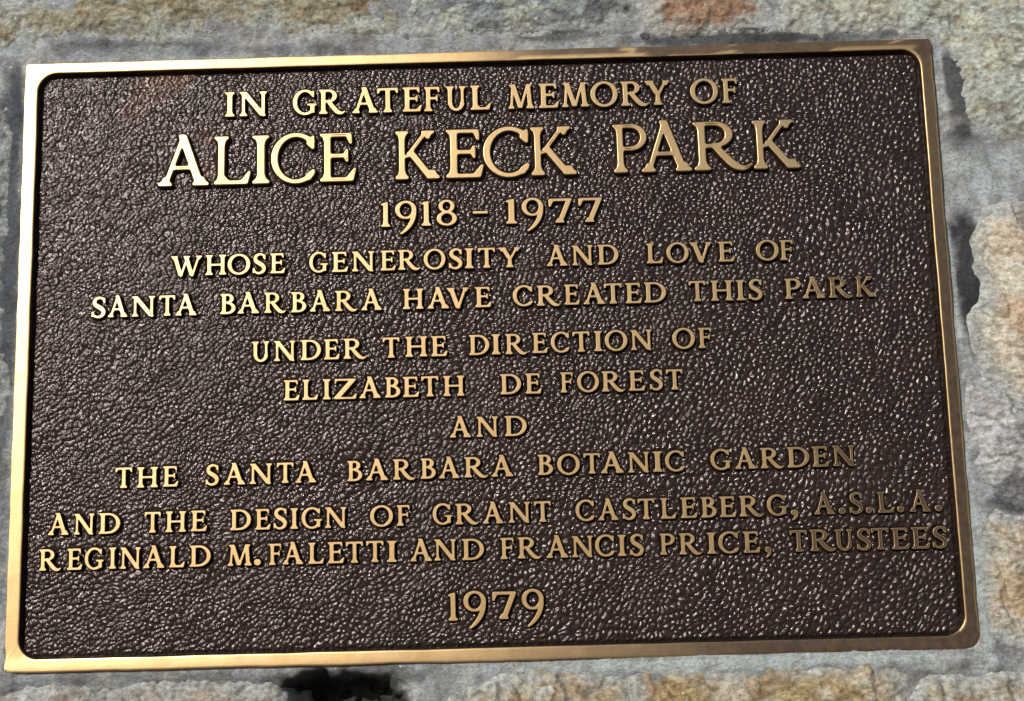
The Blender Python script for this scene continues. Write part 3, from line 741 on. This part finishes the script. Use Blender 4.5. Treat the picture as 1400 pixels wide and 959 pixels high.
SETS = {'small': glyph_parts(.186, .100), 'big': glyph_parts(.142, .080), 'date': glyph_parts(.185, .092)}
CACHE = {}
LINES = [
  (160.07, -0.0004, 17.13, [('I',-170.1,-163.7), ('N',-160.3,-142.0), ('G',-124.5,-108.6), ('R',-106.9,-89.4), ('A',-84.5,-67.6), ('T',-67.8,-53.8), ('E',-50.8,-38.1), ('F',-36.4,-26.1), ('U',-21.7,-8.6), ('L',-5.2,8.3), ('M',20.1,37.2), ('E',40.5,53.9), ('M',56.1,74.0), ('O',75.3,93.3), ('R',95.6,114.2), ('Y',111.8,128.4), ('O',142.1,160.5), ('F',163.2,173.5)]),
  (113.31, 0.0023, 33.37, [('A',-214.1,-180.4), ('L',-177.0,-152.6), ('I',-151.3,-139.9), ('C',-138.9,-109.6), ('E',-106.2,-82.3), ('K',-56.0,-26.7), ('E',-22.3,2.5), ('C',2.5,33.0), ('K',34.4,64.3), ('P',89.2,111.5), ('A',107.7,140.7), ('R',142.7,181.0), ('K',182.1,212.6)]),
  (80.77, -0.0039, 16.48, [('1',-66.1,-60.1), ('9',-56.6,-42.7), ('1',-39.3,-33.0), ('8',-29.2,-15.9), ('-',-5.3,4.6), ('1',16.4,23.9), ('9',27.2,41.3), ('7',45.0,60.2), ('7',64.6,80.0)]),
  (51.32, -0.001, 13.47, [('W',-204.7,-184.3), ('H',-181.8,-168.3), ('O',-167.3,-152.5), ('S',-150.8,-142.2), ('E',-139.2,-129.4), ('G',-113.5,-101.4), ('E',-98.6,-88.0), ('N',-85.4,-70.8), ('E',-66.6,-56.7), ('R',-55.0,-40.6), ('O',-38.2,-24.1), ('S',-21.7,-12.9), ('I',-11.2,-5.5), ('T',-2.4,8.7), ('Y',11.1,25.2), ('A',42.6,56.1), ('N',59.3,72.9), ('D',76.0,89.7), ('L',108.1,118.9), ('O',121.3,135.7), ('V',136.7,151.1), ('E',155.2,165.8), ('O',180.0,194.7), ('F',195.7,204.2)]),
  (25.05, 0.0002, 13.54, [('S',-256.2,-247.2), ('A',-245.4,-232.8), ('N',-229.8,-214.8), ('T',-211.8,-201.5), ('A',-201.2,-187.4), ('B',-171.9,-161.9), ('A',-160.4,-146.5), ('R',-142.9,-128.8), ('B',-125.4,-115.5), ('A',-113.1,-99.9), ('R',-96.6,-82.0), ('A',-79.4,-66.1), ('H',-52.2,-38.9), ('A',-36.1,-22.2), ('V',-23.5,-9.1), ('E',-5.0,5.7), ('C',19.7,32.5), ('R',35.3,51.0), ('E',53.3,63.3), ('A',65.8,79.7), ('T',79.4,90.9), ('E',93.3,103.9), ('D',105.6,119.8), ('T',134.9,145.6), ('H',149.1,163.2), ('I',165.6,171.1), ('S',173.7,182.5), ('P',197.3,207.7), ('A',208.6,223.0), ('R',225.9,241.4), ('K',243.5,256.0)]),
  (-6.49, 0.0041, 13.33, [('U',-150.9,-139.7), ('N',-136.4,-122.6), ('D',-119.1,-106.0), ('E',-104.0,-93.8), ('R',-91.2,-76.2), ('T',-65.7,-54.8), ('H',-51.0,-36.8), ('E',-34.2,-23.7), ('D',-9.6,3.5), ('I',5.1,10.7), ('R',14.0,28.3), ('E',31.5,41.5), ('C',43.6,55.5), ('T',57.8,68.8), ('I',71.6,76.9), ('O',78.7,93.2), ('N',95.5,109.2), ('O',122.6,137.1), ('F',139.4,147.8)]),
  (-32.82, 0.0021, 13.24, [('E',-130.2,-119.9), ('L',-118.0,-107.9), ('I',-104.8,-99.8), ('Z',-97.7,-82.8), ('A',-81.0,-67.3), ('B',-64.5,-54.6), ('E',-52.9,-42.4), ('T',-40.9,-29.9), ('H',-26.9,-13.2), ('D',10.1,23.5), ('E',26.3,36.7), ('F',49.0,56.9), ('O',59.8,73.8), ('R',75.7,90.6), ('E',93.1,103.7), ('S',106.7,115.0), ('T',117.4,128.0)]),
  (-59.97, -0.0022, 13.06, [('A',-23.0,-9.5), ('N',-5.8,7.9), ('D',12.3,26.4)]),
  (-85.73, 0.0046, 13.02, [('T',-238.0,-227.3), ('H',-224.1,-210.7), ('E',-207.5,-197.6), ('S',-180.0,-171.6), ('A',-168.3,-154.7), ('N',-151.7,-137.6), ('T',-134.3,-123.7), ('A',-122.5,-109.2), ('B',-89.2,-79.6), ('A',-77.1,-63.1), ('R',-59.8,-45.5), ('B',-42.2,-32.6), ('A',-30.4,-17.4), ('R',-14.2,0.9), ('A',3.2,17.0), ('B',32.8,42.5), ('O',45.3,59.7), ('T',62.2,72.7), ('A',73.2,87.7), ('N',90.7,104.2), ('I',106.5,112.5), ('C',114.3,126.5), ('G',143.4,156.6), ('A',158.9,172.1), ('R',175.3,190.0), ('D',192.3,206.3), ('E',208.3,219.0), ('N',221.5,235.2)]),
  (-115.3, 0.0013, 13.06, [('A',-280.2,-267.1), ('N',-263.6,-250.9), ('D',-247.9,-234.3), ('T',-218.8,-208.5), ('H',-205.3,-192.3), ('E',-189.1,-178.8), ('D',-164.0,-150.8), ('E',-148.0,-138.2), ('S',-136.3,-127.8), ('I',-125.5,-120.8), ('G',-118.5,-105.5), ('N',-103.5,-90.0), ('O',-74.8,-60.3), ('F',-57.8,-49.6), ('G',-34.9,-22.4), ('R',-20.4,-5.5), ('A',-3.0,10.0), ('N',13.5,27.0), ('T',29.7,40.4), ('C',56.0,67.9), ('A',70.5,83.1), ('S',85.9,94.3), ('T',95.6,106.2), ('L',110.2,119.8), ('E',122.8,133.4), ('B',135.7,145.6), ('E',147.6,158.0), ('R',160.1,175.2), ('G',177.7,190.7), (',',192.7,197.1), ('A',207.6,220.3), ('.',223.0,227.2), ('S',230.0,238.4), ('.',240.2,243.9), ('L',247.9,258.3), ('.',260.1,264.3), ('A',268.1,281.0), ('.',284.0,288.3)]),
  (-137.91, -0.0005, 13.31, [('R',-285.2,-271.2), ('E',-267.4,-257.8), ('G',-256.3,-244.3), ('I',-240.8,-236.3), ('N',-233.6,-220.9), ('A',-218.9,-205.6), ('L',-202.6,-192.7), ('D',-189.5,-176.2), ('M',-165.3,-150.1), ('.',-148.6,-144.3), ('F',-139.1,-131.4), ('A',-130.4,-117.5), ('L',-114.2,-104.2), ('E',-101.8,-91.4), ('T',-90.3,-79.5), ('T',-77.4,-66.5), ('I',-64.3,-58.1), ('A',-49.5,-35.8), ('N',-34.1,-20.4), ('D',-16.6,-2.8), ('F',7.7,16.1), ('R',18.7,33.6), ('A',36.8,50.5), ('N',53.1,66.3), ('C',67.7,79.8), ('I',82.1,87.2), ('S',89.7,98.4), ('P',108.7,118.1), ('R',120.9,135.3), ('I',138.5,144.2), ('C',145.7,158.4), ('E',161.4,172.0), (',',175.0,178.7), ('T',191.1,201.7), ('R',203.7,219.7), ('U',219.5,230.6), ('S',233.2,242.0), ('T',242.6,253.4), ('E',255.2,266.3), ('E',267.8,279.1), ('S',280.9,290.0)]),
  (-175.25, 0.0062, 16.97, [('1',-26.0,-20.1), ('9',-16.4,-2.3), ('7',1.8,16.9), ('9',20.4,34.1)]),
]


def cover(X, Y):
    """how far the letters cover the ground, softened (mask for the smooth dark moat round each letter)"""
    Mk = np.zeros(X.shape); st = X[0, 1] - X[0, 0]; gx0, gy0 = X[0, 0], Y[0, 0]
    for li, (z0, slope, cap, items) in enumerate(LINES):
        kind = 'big' if li == 1 else ('date' if li in (2, 11) else 'small')
        for ch, xl, xr in items:
            if (ch, kind) not in CACHE: CACHE[(ch, kind)] = letter_mesh(ch, SETS[kind][ch])
            F, fx0, fy0 = RAST_F[id(SETS[kind][ch])]
            me = CACHE[(ch, kind)]
            sx = (xr - xl) / me['w']; zz = z0 + slope * xl
            i0, i1 = int((xl - 4 - gx0) / st), int((xr + 4 - gx0) / st) + 1
            j0, j1 = int((zz - .4 * cap - 4 - gy0) / st), int((zz + 1.15 * cap + 4 - gy0) / st) + 1
            i0 = max(i0, 0); j0 = max(j0, 0)
            u = (X[j0:j1, i0:i1] - xl) / sx + me['xmin']; v = (Y[j0:j1, i0:i1] - zz) / cap
            a = np.clip(((v - fy0) * RES).astype(int), 0, F.shape[0] - 1); b_ = np.clip(((u - fx0) * RES).astype(int), 0, F.shape[1] - 1)
            Mk[j0:j1, i0:i1] = np.maximum(Mk[j0:j1, i0:i1], F[a, b_])
    return Mk
def blur(A, sg):
    r = int(sg * 3) + 1; k = np.exp(-.5 * (np.arange(-r, r + 1) / sg) ** 2); k /= k.sum()
    for ax_ in (0, 1):
        o_ = np.zeros_like(A)
        for i, kk in enumerate(k): o_ += kk * np.roll(A, i - r, ax_)
        A = o_
    return A

# pebbled ground
step = 0.58
X, Y = np.meshgrid(np.arange(IX0 - 1.2, IX1 + 1.2, step), np.arange(IY0 - 1.2, IY1 + 1.2, step))
wx = (fbm(X / 40, Y / 40, 2, 81) - 0.5) * 12; wy = (fbm(X / 40, Y / 40, 2, 82) - 0.5) * 12
wx2 = (fbm(X / 5, Y / 5, 2, 83) - 0.5) * 1.8; wy2 = (fbm(X / 5, Y / 5, 2, 84) - 0.5) * 1.8
cx, cy = -560.0, 430.0
R_ = np.hypot(X + wx - cx, Y + wy - cy); T_ = np.arctan2(Y + wy - cy, X + wx - cx) * 700.0
U = R_ + wx2; V = T_ + wy2
# pebbles grow towards the lower right
def grow(v, a, bb): return v * a + bb * v * v
size = 2.95
u = U / size - 0.00022 * (U - 500) ** 2 / size * 0.5
v = V / (size * 1.16)
def worley(u, v, seed, jit=0.85):
    ui = np.floor(u).astype(int); vi = np.floor(v).astype(int)
    f1 = np.full(u.shape, 9.0); f2 = np.full(u.shape, 9.0); idv = np.zeros(u.shape)
    rw = np.random.RandomState(seed); A = rw.rand(512, 512); B = rw.rand(512, 512); C_ = rw.rand(512, 512)
    for i in (-1, 0, 1):
        for j in (-1, 0, 1):
            a = (ui + i) & 511; bq = (vi + j) & 511
            px = ui + i + 0.5 + (A[a, bq] - 0.5) * jit; py = vi + j + 0.5 + (B[a, bq] - 0.5) * jit
            d = np.hypot(u - px, v - py)
            cl = d < f1
            f2 = np.where(cl, f1, np.minimum(f2, d)); idv = np.where(cl, C_[a, bq], idv); f1 = np.where(cl, d, f1)
    return f1, f2, idv
f1, f2, idv = worley(u, v, 5)
e = np.clip(f2 - f1, 0, 1)
dome = np.sqrt(np.clip(e / 0.75, 0, 1)) * 0.62 + np.clip(1 - f1 * f1 * 1.3, 0, 1) * 0.38
g1, g2, idg = worley(u * 2.1 + 7, v * 1.9 + 3, 9)
d2 = np.sqrt(np.clip((g2 - g1) / 0.7, 0, 1))
leftness = sstep(120, -220, X - Y * 0.5)
amp = 0.90 + 0.60 * idv
N = amp * dome * (1 - 0.12 * leftness) + d2 * (0.07 + 0.10 * leftness)
N += (fbm(X / 14, Y / 14, 3, 91) - 0.5) * 0.9
N += (fbm(U / 4, V / 10, 3, 92) - 0.5) * 0.3         # wrinkles
N += (fbm(X / 1.6, Y / 1.6, 2, 93) - 0.5) * 0.16
xin = np.minimum.reduce([X - IX0, IX1 - X, Y - IY0, IY1 - Y])
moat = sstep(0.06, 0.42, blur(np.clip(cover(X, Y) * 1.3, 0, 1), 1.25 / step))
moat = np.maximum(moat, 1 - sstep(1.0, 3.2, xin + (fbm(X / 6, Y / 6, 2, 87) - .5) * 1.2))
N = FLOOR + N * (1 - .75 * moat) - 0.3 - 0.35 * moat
# fillet against the border
c = np.zeros(X.shape + (3,)) + np.array([0.021, 0.0128, 0.0118])
c = mixc(c, 0.5 * sstep(0.4, 0.7, fbm(X / 20, Y / 20, 4, 94)), np.array([0.030, 0.0185, 0.017]))
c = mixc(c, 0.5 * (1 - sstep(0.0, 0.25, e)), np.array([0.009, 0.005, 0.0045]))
rust = np.maximum.reduce([0.8 * smear(X, Y, -209, 188, 22, 7, 14, 95), 0.4 * smear(X, Y, -226, 172, 20, 8, 30, 96), 0.55 * smear(X, Y, -184, 124, 6, 9, 0, 97),
                          0.55 * smear(X, Y, -134, 124, 4, 8, 0, 98), 0.3 * smear(X, Y, -180, 148, 14, 8, 0, 99), 0.25 * smear(X, Y, 92, 125, 12, 8, 0, 100)])
c = mixc(c, rust * (0.45 + 0.55 * (1 - sstep(0.1, 0.55, e))), lin(78, 52, 34))
c = mixc(c, 0.8 * moat * (1 - 0.6 * rust), np.array([0.009, 0.0055, 0.005]))  # dark moat paint, also deepening the letters' shadow rims in the colour
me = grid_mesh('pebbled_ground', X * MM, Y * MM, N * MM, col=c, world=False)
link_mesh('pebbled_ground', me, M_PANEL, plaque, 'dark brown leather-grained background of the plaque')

rl = random.Random(11)
for li, (z0, slope, cap, items) in enumerate(LINES):
    kind = 'big' if li == 1 else ('date' if li in (2, 11) else 'small')
    for ch, xl, xr in items:
        if (ch, kind) not in CACHE: CACHE[(ch, kind)] = letter_mesh(ch, SETS[kind][ch])
        me = CACHE[(ch, kind)]
        nm = 'digit' if ch.isdigit() else {'.': 'full_stop', ',': 'comma', '-': 'dash'}.get(ch, 'letter')
        o = link_mesh(nm, me, None, plaque)
        sx = (xr - xl) * MM / me['w']
        hs = 1.25 if kind == 'big' else 1.0
        o.scale = (sx, cap * MM, MM * hs)
        o.location = (xl * MM, (z0 + slope * xl + rl.uniform(-.12, .12)) * MM, (LTOP + rl.uniform(-.08, .08) + (0.5 if kind == 'big' else 0)) * MM)
        o.rotation_euler = (0, 0, math.radians(rl.uniform(-.35, .35)))
